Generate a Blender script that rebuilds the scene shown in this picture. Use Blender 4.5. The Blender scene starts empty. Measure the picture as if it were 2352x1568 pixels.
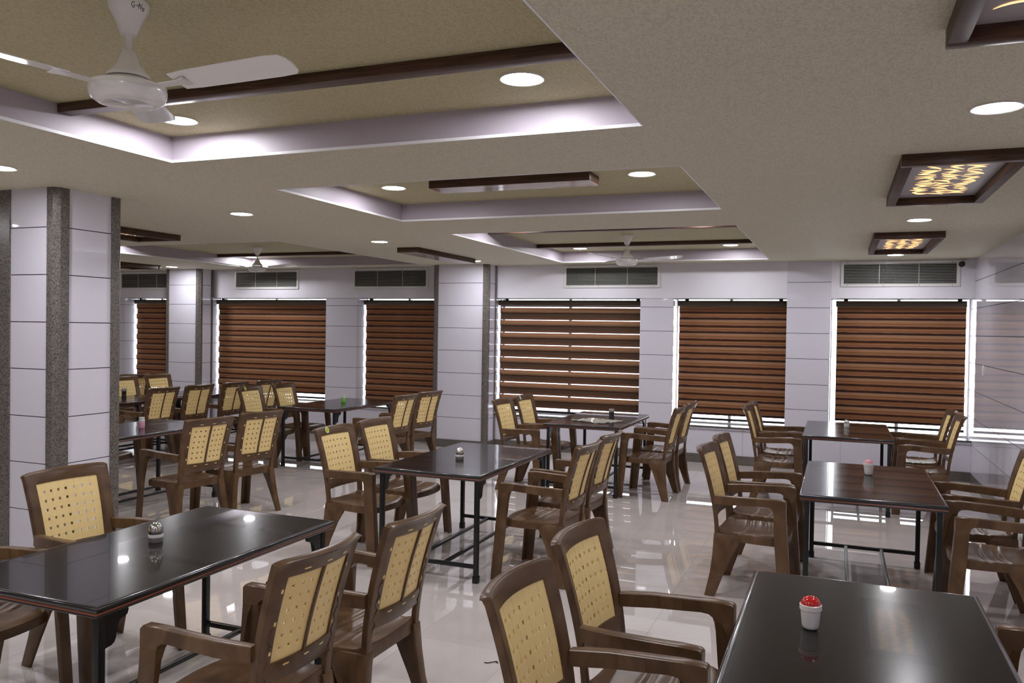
import bpy, bmesh, math, random
from mathutils import Vector, Matrix, noise
random.seed(7)
S = bpy.context.scene
COL = S.collection
# ---------------------------------------------------------------- camera
CAM_H = 1.7644
YAW, PITCH, ROLL = (math.radians(a) for a in (21.7582, -0.9257, 0.8861))
fwd = Vector((-math.sin(YAW)*math.cos(PITCH), math.cos(YAW)*math.cos(PITCH), math.sin(PITCH)))
rgt = Vector((math.cos(YAW), math.sin(YAW), 0)); upv = rgt.cross(fwd)
cr = math.cos(ROLL)*rgt + math.sin(ROLL)*upv
cu = -math.sin(ROLL)*rgt + math.cos(ROLL)*upv
cam_d = bpy.data.cameras.new('camera'); cam = bpy.data.objects.new('camera', cam_d); COL.objects.link(cam)
cam.matrix_world = Matrix(((cr.x, cu.x, -fwd.x, 0), (cr.y, cu.y, -fwd.y, 0), (cr.z, cu.z, -fwd.z, CAM_H), (0, 0, 0, 1)))
cam_d.sensor_fit = 'HORIZONTAL'; cam_d.sensor_width = 36.0; cam_d.lens = 1878.7*36/2352
cam_d.clip_start = 0.05
S.camera = cam
# ---------------------------------------------------------------- sky, exposure
SKY = 6.5
W = bpy.data.worlds.new('sky'); S.world = W; W.use_nodes = True
bg = W.node_tree.nodes['Background']; bg.inputs[0].default_value = (0.90, 0.95, 1.0, 1); bg.inputs[1].default_value = SKY
vs = S.view_settings
vs.view_transform = 'Standard'; vs.look = 'None'; vs.gamma = 1.0; vs.use_curve_mapping = False
vs.exposure = 0.46
S.cycles.diffuse_bounces = 8; S.cycles.max_bounces = 14; S.cycles.glossy_bounces = 6
LAMP = 145.0            # ceiling discs
JALI = 1.5             # backlit cut-out panels
# ---------------------------------------------------------------- materials
def mat(name, col=(.8, .8, .8), rough=.5, metal=0., spec=.5, coat=0., coat_r=.05, trans=0., ior=1.45, emit=None, estr=0.):
    m = bpy.data.materials.new(name); m.use_nodes = True
    b = m.node_tree.nodes['Principled BSDF']
    b.inputs['Base Color'].default_value = (*col, 1); b.inputs['Roughness'].default_value = rough
    b.inputs['Metallic'].default_value = metal; b.inputs['Specular IOR Level'].default_value = spec
    b.inputs['Coat Weight'].default_value = coat; b.inputs['Coat Roughness'].default_value = coat_r
    b.inputs['Transmission Weight'].default_value = trans; b.inputs['IOR'].default_value = ior
    if emit:
        b.inputs['Emission Color'].default_value = (*emit, 1); b.inputs['Emission Strength'].default_value = estr
    return m
def nodes(m): return m.node_tree.nodes, m.node_tree.links, m.node_tree.nodes['Principled BSDF']
def noise_col(m, scale, c1, c2, lo=.35, hi=.65, vec_scale=(1, 1, 1), detail=4, dist=0., bump=0., bump_scale=None, bdist=.002):
    N, L, b = nodes(m)
    tc = N.new('ShaderNodeTexCoord'); mp = N.new('ShaderNodeMapping'); mp.inputs['Scale'].default_value = vec_scale
    n = N.new('ShaderNodeTexNoise'); n.inputs['Scale'].default_value = scale; n.inputs['Detail'].default_value = detail
    n.inputs['Distortion'].default_value = dist
    r = N.new('ShaderNodeValToRGB'); e = r.color_ramp.elements
    e[0].position = lo; e[1].position = hi; e[0].color = (*c1, 1); e[1].color = (*c2, 1)
    L.new(tc.outputs['Object'], mp.inputs['Vector']); L.new(mp.outputs[0], n.inputs['Vector'])
    L.new(n.outputs['Fac'], r.inputs[0]); L.new(r.outputs[0], b.inputs['Base Color'])
    if bump:
        n2 = n
        if bump_scale:
            n2 = N.new('ShaderNodeTexNoise'); n2.inputs['Scale'].default_value = bump_scale; n2.inputs['Detail'].default_value = 3
            L.new(tc.outputs['Object'], n2.inputs['Vector'])
        bp = N.new('ShaderNodeBump'); bp.inputs['Strength'].default_value = bump; bp.inputs['Distance'].default_value = bdist
        L.new(n2.outputs['Fac'], bp.inputs['Height']); L.new(bp.outputs[0], b.inputs['Normal'])
    return m
M = {}
M['wall_tile'] = mat('glazed_white_tile', (.69, .675, .755), .03, spec=.6)
M['grout'] = mat('dark_grout', (.05, .045, .05), .8)
M['paint'] = noise_col(mat('white_wall_paint', rough=.55), 3, (.75, .735, .80), (.78, .765, .83))
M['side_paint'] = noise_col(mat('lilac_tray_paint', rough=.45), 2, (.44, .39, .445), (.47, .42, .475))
M['ceil'] = noise_col(mat('textured_ceiling_paint', rough=.6), 130, (.565, .53, .40), (.685, .645, .495), lo=.38, hi=.56, vec_scale=(1, .6, 1), bump=.8, bump_scale=110, bdist=.006)
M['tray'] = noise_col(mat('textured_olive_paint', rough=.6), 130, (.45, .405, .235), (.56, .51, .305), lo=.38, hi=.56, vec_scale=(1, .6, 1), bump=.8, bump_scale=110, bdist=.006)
M['bead'] = mat('white_bead', (.85, .84, .88), .4)
def granite(name, k=1.):
    m = mat(name, rough=.25)
    N, L, b = nodes(m)
    tc = N.new('ShaderNodeTexCoord')
    v = N.new('ShaderNodeTexVoronoi'); v.inputs['Scale'].default_value = 150
    n = N.new('ShaderNodeTexNoise'); n.inputs['Scale'].default_value = 70; n.inputs['Detail'].default_value = 5
    r = N.new('ShaderNodeValToRGB'); r.color_ramp.interpolation = 'LINEAR'
    cs = [(0, (.02, .018, .016)), (.3, (.09, .085, .075)), (.55, (.17, .155, .14)), (.8, (.24, .20, .175)), (1, (.30, .29, .26))]
    e = r.color_ramp.elements
    e[0].position = 0; e[0].color = (*[c*k for c in cs[0][1]], 1); e[1].position = 1; e[1].color = (*[c*k for c in cs[4][1]], 1)
    for p, c in cs[1:4]:
        q = e.new(p); q.color = (*[x*k for x in c], 1)
    mx = N.new('ShaderNodeMix'); mx.data_type = 'FLOAT'; mx.inputs[0].default_value = .5
    sep = N.new('ShaderNodeSeparateColor')
    L.new(tc.outputs['Object'], v.inputs['Vector']); L.new(tc.outputs['Object'], n.inputs['Vector'])
    L.new(v.outputs['Color'], sep.inputs[0]); L.new(sep.outputs[0], mx.inputs[2]); L.new(n.outputs['Fac'], mx.inputs[3])
    L.new(mx.outputs[0], r.inputs[0]); L.new(r.outputs[0], b.inputs['Base Color'])
    return m
M['granite'] = granite('speckled_granite', .9); M['granite_dark'] = granite('dark_granite', .55)
M['wood'] = noise_col(mat('dark_walnut_veneer', rough=.5, spec=.3), 9, (.045, .021, .012), (.095, .046, .026), vec_scale=(1, 1, 14), dist=.6)
M['wood_x'] = noise_col(mat('dark_walnut_long_grain', rough=.33, spec=.4), 9, (.045, .021, .012), (.10, .05, .03), vec_scale=(.6, 12, 12), dist=.6)
M['plastic'] = noise_col(mat('brown_moulded_plastic', rough=.3, spec=.42), 3.2, (.078, .040, .019), (.158, .090, .046), vec_scale=(1.6, 1, .8), dist=2.2, detail=3, lo=.3, hi=.7)
M['cane'] = noise_col(mat('cream_woven_plastic', rough=.45), 40, (.90, .68, .30), (.93, .71, .33))
M['top'] = noise_col(mat('dark_rosewood_laminate', rough=.2, spec=.13, coat=.34, coat_r=.025), 5, (.0028, .0024, .0027), (.0075, .0038, .0034), vec_scale=(.7, 16, 1), dist=.3)
M['edge'] = mat('black_edge_moulding', (.014, .013, .016), .22, coat=.4, coat_r=.1)
M['stripe'] = mat('russet_edge_stripe', (.17, .042, .016), .35)
M['steel_black'] = mat('black_powder_coat', (.010, .010, .011), .3)
M['rail'] = mat('worn_black_rail', (.022, .022, .025), .3)
M['floor'] = noise_col(mat('polished_vitrified_tile', rough=.02, spec=.6, coat=.5, coat_r=.015), 1.6, (.61, .56, .54), (.67, .62, .60), detail=6)
M['joint'] = mat('floor_joint', (.30, .26, .24), .3)
M['white_metal'] = mat('white_enamel', (.74, .73, .72), .28)
M['fan'] = mat('cream_white_enamel', (.82, .80, .79), .2, coat=.5)
M['dark'] = mat('cavity_shade_black', (.008, .008, .008), .8)  # near-black colour painted for the shade inside ducts and holes
M['lens'] = mat('black_lens', (.01, .012, .013), .1)
M['vent'] = mat('vent_aluminium', (.60, .60, .56), .4, metal=.1)
M['lamp'] = mat('lamp_diffuser', (.9, .9, .9), .5, emit=(.96, .95, 1.0), estr=LAMP)
M['jali'] = mat('lit_leaf_cutout', (.8, .5, .2), .5, emit=(1.0, .60, .24), estr=JALI)
M['jali_board'] = mat('grey_laminate_board', (.42, .38, .40), .4)
M['red_glow'] = noise_col(mat('red_wood_lining', rough=.4), 9, (.12, .04, .015), (.2, .07, .03), vec_scale=(1, 1, 14))
M['panel_gloss'] = noise_col(mat('polished_panel_face', rough=.12, spec=.8), 4, (.30, .22, .17), (.42, .33, .28), vec_scale=(.5, 3, 1))
M['valance'] = noise_col(mat('brown_valance', rough=.35), 20, (.105, .078, .05), (.145, .11, .075), vec_scale=(.2, 1, 8))
M['bar'] = mat('black_bottom_bar', (.012, .011, .013), .35)
M['alu'] = mat('white_window_frame', (.7, .7, .72), .4)
M['chrome'] = mat('polished_steel', (.55, .54, .53), .18, metal=1.)
M['band'] = mat('satin_steel_band', (.75, .74, .73), .4)
M['gun'] = mat('gunmetal_jar', (.05, .047, .047), .3, metal=.6)
M['gun_lid'] = mat('grey_metal_lid', (.30, .29, .28), .35, metal=.6)
M['white_pl'] = mat('white_plastic', (.74, .72, .72), .3)
M['red_pl'] = mat('red_plastic', (.55, .012, .012), .12, coat=.5)
M['pink_pl'] = mat('pink_plastic', (.80, .38, .43), .2)
M['green_pl'] = mat('green_plastic', (.26, .62, .13), .3)
M['frost'] = mat('frosted_plastic', (.66, .69, .66), .35)
M['pinkb'] = mat('pale_pink_plastic', (.76, .38, .52), .35)
M['stick'] = mat('yellow_sticker', (.55, .62, .02), .35)
M['stick_rim'] = mat('white_sticker_rim', (.7, .72, .66), .35)
M['stick_ink'] = mat('green_sticker_ink', (.16, .25, .02), .4)
M['ink'] = mat('black_marker', (.01, .01, .012), .5)
def glass_mat():
    m = bpy.data.materials.new('window_glass'); m.use_nodes = True
    N, L = m.node_tree.nodes, m.node_tree.links; N.clear()
    o = N.new('ShaderNodeOutputMaterial'); mx = N.new('ShaderNodeMixShader'); mx.inputs[0].default_value = .06
    t = N.new('ShaderNodeBsdfTransparent'); g = N.new('ShaderNodeBsdfGlossy'); g.inputs['Roughness'].default_value = .02
    L.new(t.outputs[0], mx.inputs[1]); L.new(g.outputs[0], mx.inputs[2]); L.new(mx.outputs[0], o.inputs[0]); return m
M['glass'] = glass_mat()
def film_mat():
    m = bpy.data.materials.new('crinkled_clear_film'); m.use_nodes = True
    N, L = m.node_tree.nodes, m.node_tree.links; N.clear()
    o = N.new('ShaderNodeOutputMaterial'); mx = N.new('ShaderNodeMixShader'); mx.inputs[0].default_value = .68
    t = N.new('ShaderNodeBsdfTransparent'); g = N.new('ShaderNodeBsdfGlossy'); g.inputs['Roughness'].default_value = .12
    g.inputs['Color'].default_value = (1, .95, .82, 1)
    df = N.new('ShaderNodeBsdfDiffuse'); df.inputs[0].default_value = (.8, .78, .7, 1); m2 = N.new('ShaderNodeMixShader'); m2.inputs[0].default_value = .4  # pale diffuse share stands in for window glitter on the film
    L.new(g.outputs[0], m2.inputs[1]); L.new(df.outputs[0], m2.inputs[2])
    L.new(t.outputs[0], mx.inputs[1]); L.new(m2.outputs[0], mx.inputs[2]); L.new(mx.outputs[0], o.inputs[0]); return m
M['film'] = film_mat()
def sheer_mat():
    m = bpy.data.materials.new('sheer_mesh_fabric'); m.use_nodes = True
    N, L = m.node_tree.nodes, m.node_tree.links; N.clear()
    o = N.new('ShaderNodeOutputMaterial'); mx = N.new('ShaderNodeMixShader'); mx.inputs[0].default_value = .3
    t = N.new('ShaderNodeBsdfTransparent'); t.inputs[0].default_value = (.95, .95, 1, 1)
    g = N.new('ShaderNodeBsdfDiffuse'); g.inputs[0].default_value = (.13, .085, .055, 1)
    L.new(t.outputs[0], mx.inputs[1]); L.new(g.outputs[0], mx.inputs[2]); L.new(mx.outputs[0], o.inputs[0]); return m
M['sheer'] = sheer_mat()
def blind_mat(name, stops, h, translucent):
    """woven blind fabric: printed wood-tone lines across its height, thread streaks along its width"""
    m = bpy.data.materials.new(name); m.use_nodes = True
    N, L, b = nodes(m); out = N['Material Output']
    tc = N.new('ShaderNodeTexCoord'); sp = N.new('ShaderNodeSeparateXYZ'); L.new(tc.outputs['Object'], sp.inputs[0])
    dv = N.new('ShaderNodeMath'); dv.operation = 'DIVIDE'; dv.inputs[1].default_value = h; L.new(sp.outputs[2], dv.inputs[0])
    mp = N.new('ShaderNodeMapping'); mp.inputs['Scale'].default_value = (1.2, 1, 70); L.new(tc.outputs['Object'], mp.inputs[0])
    n = N.new('ShaderNodeTexNoise'); n.inputs['Scale'].default_value = 6; n.inputs['Detail'].default_value = 4; L.new(mp.outputs[0], n.inputs['Vector'])
    ma = N.new('ShaderNodeMath'); ma.operation = 'MULTIPLY_ADD'; ma.inputs[1].default_value = .3; ma.inputs[2].default_value = -.15
    L.new(n.outputs['Fac'], ma.inputs[0])
    ad = N.new('ShaderNodeMath'); ad.operation = 'ADD'; L.new(dv.outputs[0], ad.inputs[0]); L.new(ma.outputs[0], ad.inputs[1])
    r = N.new('ShaderNodeValToRGB'); e = r.color_ramp.elements
    e[0].position = stops[0][0]; e[0].color = (*stops[0][1], 1); e[1].position = stops[-1][0]; e[1].color = (*stops[-1][1], 1)
    for p, c in stops[1:-1]:
        q = e.new(p); q.color = (*c, 1)
    L.new(ad.outputs[0], r.inputs[0]); L.new(r.outputs[0], b.inputs['Base Color'])
    b.inputs['Roughness'].default_value = .7; b.inputs['Specular IOR Level'].default_value = .2
    tr = N.new('ShaderNodeBsdfTranslucent'); L.new(r.outputs[0], tr.inputs[0])
    mx = N.new('ShaderNodeMixShader'); mx.inputs[0].default_value = translucent
    L.new(b.outputs[0], mx.inputs[1]); L.new(tr.outputs[0], mx.inputs[2]); L.new(mx.outputs[0], out.inputs[0])
    return m
DK, OR, BR, RD, TN = (.030, .014, .012), (.38, .172, .076), (.175, .088, .04), (.26, .10, .052), (.31, .18, .108)
BH, BH2 = .097, .106     # heights of the front and the rear bands
M['blind_front'] = blind_mat('blind_fabric_orange', [(.0, DK), (.15, DK), (.23, RD), (.36, OR), (.52, BR), (.68, OR), (.85, TN), (.95, TN), (1, BR)], BH, .03)
M['blind_back'] = blind_mat('blind_fabric_russet', [(.0, DK), (.27, DK), (.34, OR), (.42, RD), (.52, BR), (.68, OR), (.84, BR), (1., BR)], BH2, .03)
M['blind_front2'] = blind_mat('blind_fabric_tan', [(.0, DK), (.09, DK), (.15, BR), (.5, TN), (.8, OR), (1, RD)], .082, .03)
M['blind_back2'] = blind_mat('blind_fabric_umber', [(.0, DK), (.10, RD), (.22, OR), (.38, BR), (.65, (.17, .105, .06)), (1., (.11, .07, .043))], BH, .02)
# ---------------------------------------------------------------- mesh helpers
def build(bm, name, m, parent=None, smooth=False, bevel=0., seg=2, angle=40):
    me = bpy.data.meshes.new(name)
    bmesh.ops.recalc_face_normals(bm, faces=bm.faces)
    if bevel:
        es = [e for e in bm.edges if len(e.link_faces) == 2 and e.calc_face_angle(0) > math.radians(angle)]
        bmesh.ops.bevel(bm, geom=es, offset=bevel, segments=seg, profile=.5, affect='EDGES', clamp_overlap=True)
        smooth = True
    bm.to_mesh(me); bm.free()
    for mm in (m if isinstance(m, list) else [m]): me.materials.append(mm)
    if smooth:
        me.polygons.foreach_set('use_smooth', [True]*len(me.polygons))
        me.set_sharp_from_angle(angle=math.radians(42))
    o = bpy.data.objects.new(name, me); COL.objects.link(o)
    if parent: o.parent = parent
    return o
def box(bm, x0, x1, y0, y1, z0, z1, mi=0):
    v = [bm.verts.new(p) for p in ((x0,y0,z0),(x1,y0,z0),(x1,y1,z0),(x0,y1,z0),(x0,y0,z1),(x1,y0,z1),(x1,y1,z1),(x0,y1,z1))]
    for f in ((3,2,1,0),(4,5,6,7),(0,1,5,4),(1,2,6,5),(2,3,7,6),(3,0,4,7)):
        q = bm.faces.new([v[i] for i in f]); q.material_index = mi
def loft(bm, secs, cap=True, mi=0):
    R = [[bm.verts.new(p) for p in s] for s in secs]; n = len(secs[0])
    for a, b in zip(R[:-1], R[1:]):
        for i in range(n):
            j = (i+1) % n; bm.faces.new((a[i], a[j], b[j], b[i])).material_index = mi
    if cap:
        bm.faces.new(R[0][::-1]).material_index = mi; bm.faces.new(R[-1]).material_index = mi
def lathe(bm, prof, n=24, c=(0, 0), mi=0, mis=None):
    R = [[bm.verts.new((c[0]+r*math.cos(2*math.pi*i/n), c[1]+r*math.sin(2*math.pi*i/n), z)) for i in range(n)] if r > 1e-6 else [bm.verts.new((c[0], c[1], z))] for r, z in prof]
    for k, (a, b) in enumerate(zip(R[:-1], R[1:])):
        for i in range(n):
            j = (i+1) % n
            if len(a) == 1 and len(b) == 1: continue
            if len(a) == 1: f = bm.faces.new((a[0], b[j], b[i]))
            elif len(b) == 1: f = bm.faces.new((a[i], a[j], b[0]))
            else: f = bm.faces.new((a[i], a[j], b[j], b[i]))
            f.material_index = mis[k] if mis else mi
def prism(bm, pts, axis, a, b, mi=0):
    """pts: 2D polygon; extruded along axis (0,1,2) from a to b"""
    def P(p, t):
        return (t, p[0], p[1]) if axis == 0 else (p[0], t, p[1]) if axis == 1 else (p[0], p[1], t)
    loft(bm, [[P(p, a) for p in pts], [P(p, b) for p in pts]], mi=mi)
def tag(o, label=None, cat=None, group=None, kind=None):
    if label: o['label'] = label
    if cat: o['category'] = cat
    if group: o['group'] = group
    if kind: o['kind'] = kind
    return o
def thing(name, label, cat, loc=(0, 0, 0), rz=0., group=None):
    o = bpy.data.objects.new(name, None); COL.objects.link(o); o.location = loc; o.rotation_euler = (0, 0, rz)
    o.empty_display_size = .1
    return tag(o, label, cat, group)
def dup(root, loc, rz, label, group=None):
    r = root.copy(); COL.objects.link(r); r.location = loc; r.rotation_euler = (0, 0, rz)
    r['label'] = label
    if group: r['group'] = group
    for ch in list(root.children):
        c = ch.copy(); COL.objects.link(c); c.parent = r
        for g in ch.children:
            d = g.copy(); COL.objects.link(d); d.parent = c
    return r
def struct(o): o['kind'] = 'structure'; return o
_b = bmesh.new(); box(_b, 0, 1, 0, 1, 0, 1)
_unit = bpy.data.meshes.new('piece'); _b.to_mesh(_unit); _b.free()
_unit_by = {}
def piece(name, m, x0, x1, y0, y1, z0, z1, parent):
    """a plain rectangular piece (tile, strip, board): shares one unit mesh per material"""
    if m not in _unit_by:
        me = _unit.copy(); me.name = 'piece_'+m; me.materials.append(M[m]); _unit_by[m] = me
    o = bpy.data.objects.new(name, _unit_by[m]); COL.objects.link(o); o.parent = parent
    o.location = (x0, y0, z0); o.scale = (x1-x0, y1-y0, z1-z0); return o
# ---------------------------------------------------------------- room dimensions
CZ = 2.681; TRAY = .145
XR, XL, YB, YF = 1.505, -13.6, 11.15, -3.6
ROWS = [.12, .445, .775, 1.10, 1.43, 1.757, 2.085, 2.412, CZ]     # tile courses
SILL, HEAD = .50, 2.205
# ---------------------------------------------------------------- floor
bm = bmesh.new(); box(bm, XL-.3, XR+.3, YF-.3, YB+.6, -.12, -.002)
floor = struct(build(bm, 'floor', M['joint']))
T = .6; G = .0006
cx, cy = [], []
tiles = []
x = -1.0 - T*24
while x < XR:
    y = 8.32 - T*24
    while y < YB:
        if x+T > XL and y+T > YF: tiles.append((x, y))
        y += T
    x += T
def seen(x, y):
    d = Vector((x+T/2, y+T/2, 0)) - Vector((0, 0, CAM_H)); dz = d.dot(fwd)
    if dz < .8: return None
    u, v = d.dot(cr)/dz, d.dot(cu)/dz
    if abs(u) < .68 and -.52 < v: return dz
    return None
vis = sorted([(seen(*t), t) for t in tiles if seen(*t)]); near = set(t for _, t in vis[:290])
bm = bmesh.new(); box(bm, 0, T-2*G, 0, T-2*G, -.0019, 0); bme = bpy.data.meshes.new('floor_tile'); bm.to_mesh(bme); bm.free(); bme.materials.append(M['floor'])
bm = bmesh.new()
for t in tiles:
    if t in near:
        o = bpy.data.objects.new('floor_tile', bme); COL.objects.link(o); o.parent = floor; o.location = (t[0]+G, t[1]+G, 0)
    else: box(bm, t[0]+G, t[0]+T-G, t[1]+G, t[1]+T-G, -.0019, 0)
tag(build(bm, 'outer_floor_tiles', M['floor'], floor), kind='stuff')
# ---------------------------------------------------------------- ceiling with recessed trays
TR = [(-3.56, -.83, .12, 3.63), (-3.56, -.83, 4.56, 6.28), (-3.56, -.83, 7.24, 10.75), (-8.85, -5.72, 7.40, 10.75), (-13.4, -10.98, 7.40, 10.75)]
xs = sorted({XL-.3, XR+.3, *[t[0] for t in TR], *[t[1] for t in TR]}); ys = sorted({YF-.3, YB+.6, *[t[2] for t in TR], *[t[3] for t in TR]})
bm = bmesh.new()
for i in range(len(xs)-1):
    for j in range(len(ys)-1):
        mx, my = (xs[i]+xs[i+1])/2, (ys[j]+ys[j+1])/2
        if any(a < mx < b and c < my < d for a, b, c, d in TR): continue
        box(bm, xs[i], xs[i+1], ys[j], ys[j+1], CZ, CZ+.012)
bmesh.ops.remove_doubles(bm, verts=bm.verts, dist=1e-5)
box(bm, XL-.3, XR+.3, YF-.3, YB+.6, CZ+TRAY+.03, CZ+TRAY+.15)
ceiling = struct(build(bm, 'ceiling', M['ceil']))
for a, b, c, d in TR:
    bm = bmesh.new(); box(bm, a-.01, b+.01, c-.01, d+.01, CZ+TRAY, CZ+TRAY+.02); build(bm, 'tray_panel', M['tray'], ceiling)
    bm = bmesh.new(); z0, z1, t = CZ+.0122, CZ+TRAY-.0002, .02
    box(bm, a-t, a, c-t, d+t, z0, z1); box(bm, b, b+t, c-t, d+t, z0, z1); box(bm, a, b, c-t, c, z0, z1); box(bm, a, b, d, d+t, z0, z1)
    build(bm, 'tray_side', M['side_paint'], ceiling)
    bm = bmesh.new(); t = .007; z0, z1 = CZ-.003, CZ+.012
    box(bm, a, a+t, c, d, z0, z1); box(bm, b-t, b, c, d, z0, z1); box(bm, a+t, b-t, c, c+t, z0, z1); box(bm, a+t, b-t, d-t, d, z0, z1)
    build(bm, 'edge_bead', M['bead'], ceiling)
# ---------------------------------------------------------------- walls
# window openings along the back wall (jamb left, jamb right)
OPEN = [(-12.0, -10.85), (-10.1, -7.69), (-7.11, -5.55), (-4.76, -2.55), (-2.095, -.63), (-.098, XR-.003)]
PIER = (-.63, -.098)
DEP = .50
bm = bmesh.new()
box(bm, XL-.3, XR-.0005, YB+.012, YB+DEP, -.1, SILL-.02)
edges = [XL-.3] + [e for o in OPEN for e in o]
edges.append(XR-.0005)
for k in range(0, len(edges)-1, 2):
    a, b = edges[k], edges[k+1]
    if b-a > .015: box(bm, a, b-.01 if k < len(edges)-2 else b, YB+.012, YB+DEP, SILL-.02, CZ)
for a, b in OPEN: box(bm, a-.01, min(b+.01, XR-.0005), YB+.012, YB+DEP, HEAD, CZ)
wall_back = struct(build(bm, 'wall_back', M['grout']))
g = .003
def courses(name, x0, x1, y0, y1, parent, z_lo=.12, z_hi=CZ, axis='x', m='wall_tile'):
    r = [z for z in ROWS if z_lo+.02 < z < z_hi-.02]; r = [z_lo] + r + [z_hi]
    for a, b in zip(r[:-1], r[1:]):
        piece(name, m, x0, x1, y0, y1, a+(g if a > .121 else 0), b-(g if b < CZ-.01 else 0), parent)
# lower wall below the sills, split at faint vertical joints
lx = [-13.6, -12.0, -10.8, -9.6, -8.4, -7.2, -6.0, -4.72, -3.55, -2.35, -1.15, .05, XR]
for a, b in zip(lx[:-1], lx[1:]): courses('wall_tile', a+.001, b-.001, YB, YB+.012, wall_back, .12, SILL-.02)
# piers between the windows
for a, b in [(-13.6, OPEN[0][0]), (OPEN[0][1], OPEN[1][0]), (OPEN[1][1], OPEN[2][0]), (OPEN[2][1], OPEN[3][0]), (OPEN[3][1], OPEN[4][0])]:
    courses('wall_tile', a, b, YB, YB+.012, wall_back, SILL-.02+2*g, HEAD)
courses('wall_tile', PIER[0], PIER[1], YB-.004, YB+.012, wall_back, SILL-.02+2*g, CZ)
# left jambs of the openings are tiled as well
for a, b in OPEN[:-1]:
    r = [SILL] + [z for z in ROWS if SILL+.1 < z < HEAD-.1] + [HEAD]
    for p, q in zip(r[:-1], r[1:]): piece('jamb_tile', 'wall_tile', a-.0098, a, YB+.0125, YB+.299, p+g, q-g, wall_back)
# painted beam over the windows
for a, b in [(-13.6, PIER[0]), (PIER[1], XR-.0005)]:
    bm = bmesh.new(); box(bm, a, b, YB-.006, YB+.012, HEAD, CZ); build(bm, 'beam_panel', M['paint'], wall_back)
for a, b in OPEN:
    piece('sill_slab', 'granite_dark', a-.008, b+.008 if b < XR-.1 else b-.0005, YB-.02, YB+.42, SILL-.02, SILL, wall_back)
for k, (a, b) in enumerate([(-13.6, XR)]):
    piece('baseboard_back', 'granite', a, b, YB-.012, YB+.011, 0, .12, None)['kind'] = 'structure'
# right wall: long glazed courses
bm = bmesh.new(); box(bm, XR+.012, XR+.3, YF-.3, YB+.6, -.1, CZ+.1); wall_right = struct(build(bm, 'wall_right', M['grout']))
ry = [YF, -.9, 1.5, 3.9, 6.3, 8.7, YB+.43]
for a, b in zip(ry[:-1], ry[1:]): courses('wall_tile', XR, XR+.012, a+.0004, b-.0004, wall_right)
piece('baseboard_right', 'granite', XR-.012, XR+.011, YF, YB-.013, 0, .12, None)['kind'] = 'structure'
# left and rear walls close the room
bm = bmesh.new(); box(bm, XL-.3, XL, YF-.3, YB+.6, -.1, CZ+.1); struct(build(bm, 'wall_left', M['paint']))
bm = bmesh.new(); box(bm, XL-.3, XR+.3, YF-.3, YF, -.1, CZ+.1); struct(build(bm, 'wall_front', M['paint']))
# ---------------------------------------------------------------- columns
def column(x0, x1, y0, y1, label, cw=.09, cyw=.105, cwl=None):
    """tile-clad column with granite corner posts; the posts stand a little proud and are chamfered"""
    bm = bmesh.new(); box(bm, x0+.03, x1-.03, y0+.03, y1-.03, 0, CZ); cwl = cwl or cw
    root = tag(build(bm, 'column', M['grout']), label, 'column')
    ch = .035
    for sx, sy in ((0, 0), (1, 0), (1, 1), (0, 1)):
        ax, bx = (x0, x0+cwl) if sx == 0 else (x1-cw, x1); ay, by = (y0, y0+cyw) if sy == 0 else (y1-cyw, y1)
        pts = [(ax, ay), (bx, ay), (bx, by), (ax, by)]; k = {(0, 0): 0, (1, 0): 1, (1, 1): 2, (0, 1): 3}[(sx, sy)]
        p = pts[k]; prv, nxt = pts[k-1], pts[(k+1) % 4]
        def tow(q): d = Vector(q)-Vector(p); d.normalize(); return tuple(Vector(p)+d*ch)
        pts[k:k+1] = [tow(prv), tow(nxt)]
        bm = bmesh.new(); prism(bm, pts, 2, 0, CZ); build(bm, 'granite_strip', M['granite'], root)
    courses('column_tile', x0+cwl+.001, x1-cw-.001, y0+.012, y0+.03, root)
    courses('column_tile', x0+cwl+.001, x1-cw-.001, y1-.03, y1-.012, root)
    cy_ = cyw
    courses('column_tile', x1-.03, x1-.012, y0+cy_+.001, y1-cy_-.001, root)
    courses('column_tile', x0+.012, x0+.03, y0+cy_+.001, y1-cy_-.001, root)
    for (a, b, c, d) in ((x0+cwl, x1-cw, y0+.002, y0+.012), (x1-.012, x1-.002, y0+cy_, y1-cy_)):
        piece('granite_base', 'granite', a, b, c, d, 0, .12, root)
    return root
column(-5.60, -4.965, 4.03, 4.60, 'white tiled column with granite corners at left, nearest the camera', cwl=.18)
column(-5.58, -4.69, 10.80, YB-.001, 'tiled column with granite edges on the window wall, beside the streaky lit blind', .085, .07)
column(-10.72, -9.96, 10.80, YB-.001, 'far left tiled column with granite edges between two vents', .085, .07)
# ---------------------------------------------------------------- windows and blinds
def window(n, a, b):
    y = YB+.30
    bm = bmesh.new(); t = .014
    box(bm, a, a+t, y, y+.05, SILL, HEAD); box(bm, b-t, b, y, y+.05, SILL, HEAD); box(bm, a+t, b-t, y, y+.05, SILL, SILL+.02); box(bm, a+t, b-t, y, y+.05, HEAD-.004, HEAD)
    box(bm, (a+b)/2-.02, (a+b)/2+.02, y, y+.05, SILL+.02, HEAD-.004)
    w = struct(build(bm, 'window_%d' % n, M['alu']))
    for p, q in ((a+t, (a+b)/2-.02), ((a+b)/2+.02, b-t)):
        piece('window_pane', 'glass', p, q, y+.022, y+.028, SILL+.02, HEAD-.004, w)
BL = ['dark striped blind in the far left window behind the column', 'wide orange-brown striped blind left of the bare wall pier, below the second vent',
      'striped blind partly hidden by the tiled window column', 'half-open striped blind with bright white gaps between its bands',
      'narrow closed striped blind left of the full-height tiled pier', 'closed striped blind in the right corner window']
BX = [(-11.965, -10.86), (-10.072, -7.70), (-7.085, -5.56), (-4.735, -2.56), (-2.055, -.64), (-.025, 1.452)]
BOT = [.55, .555, .55, .535, .56, .575]
PITCH_B = .186
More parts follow.
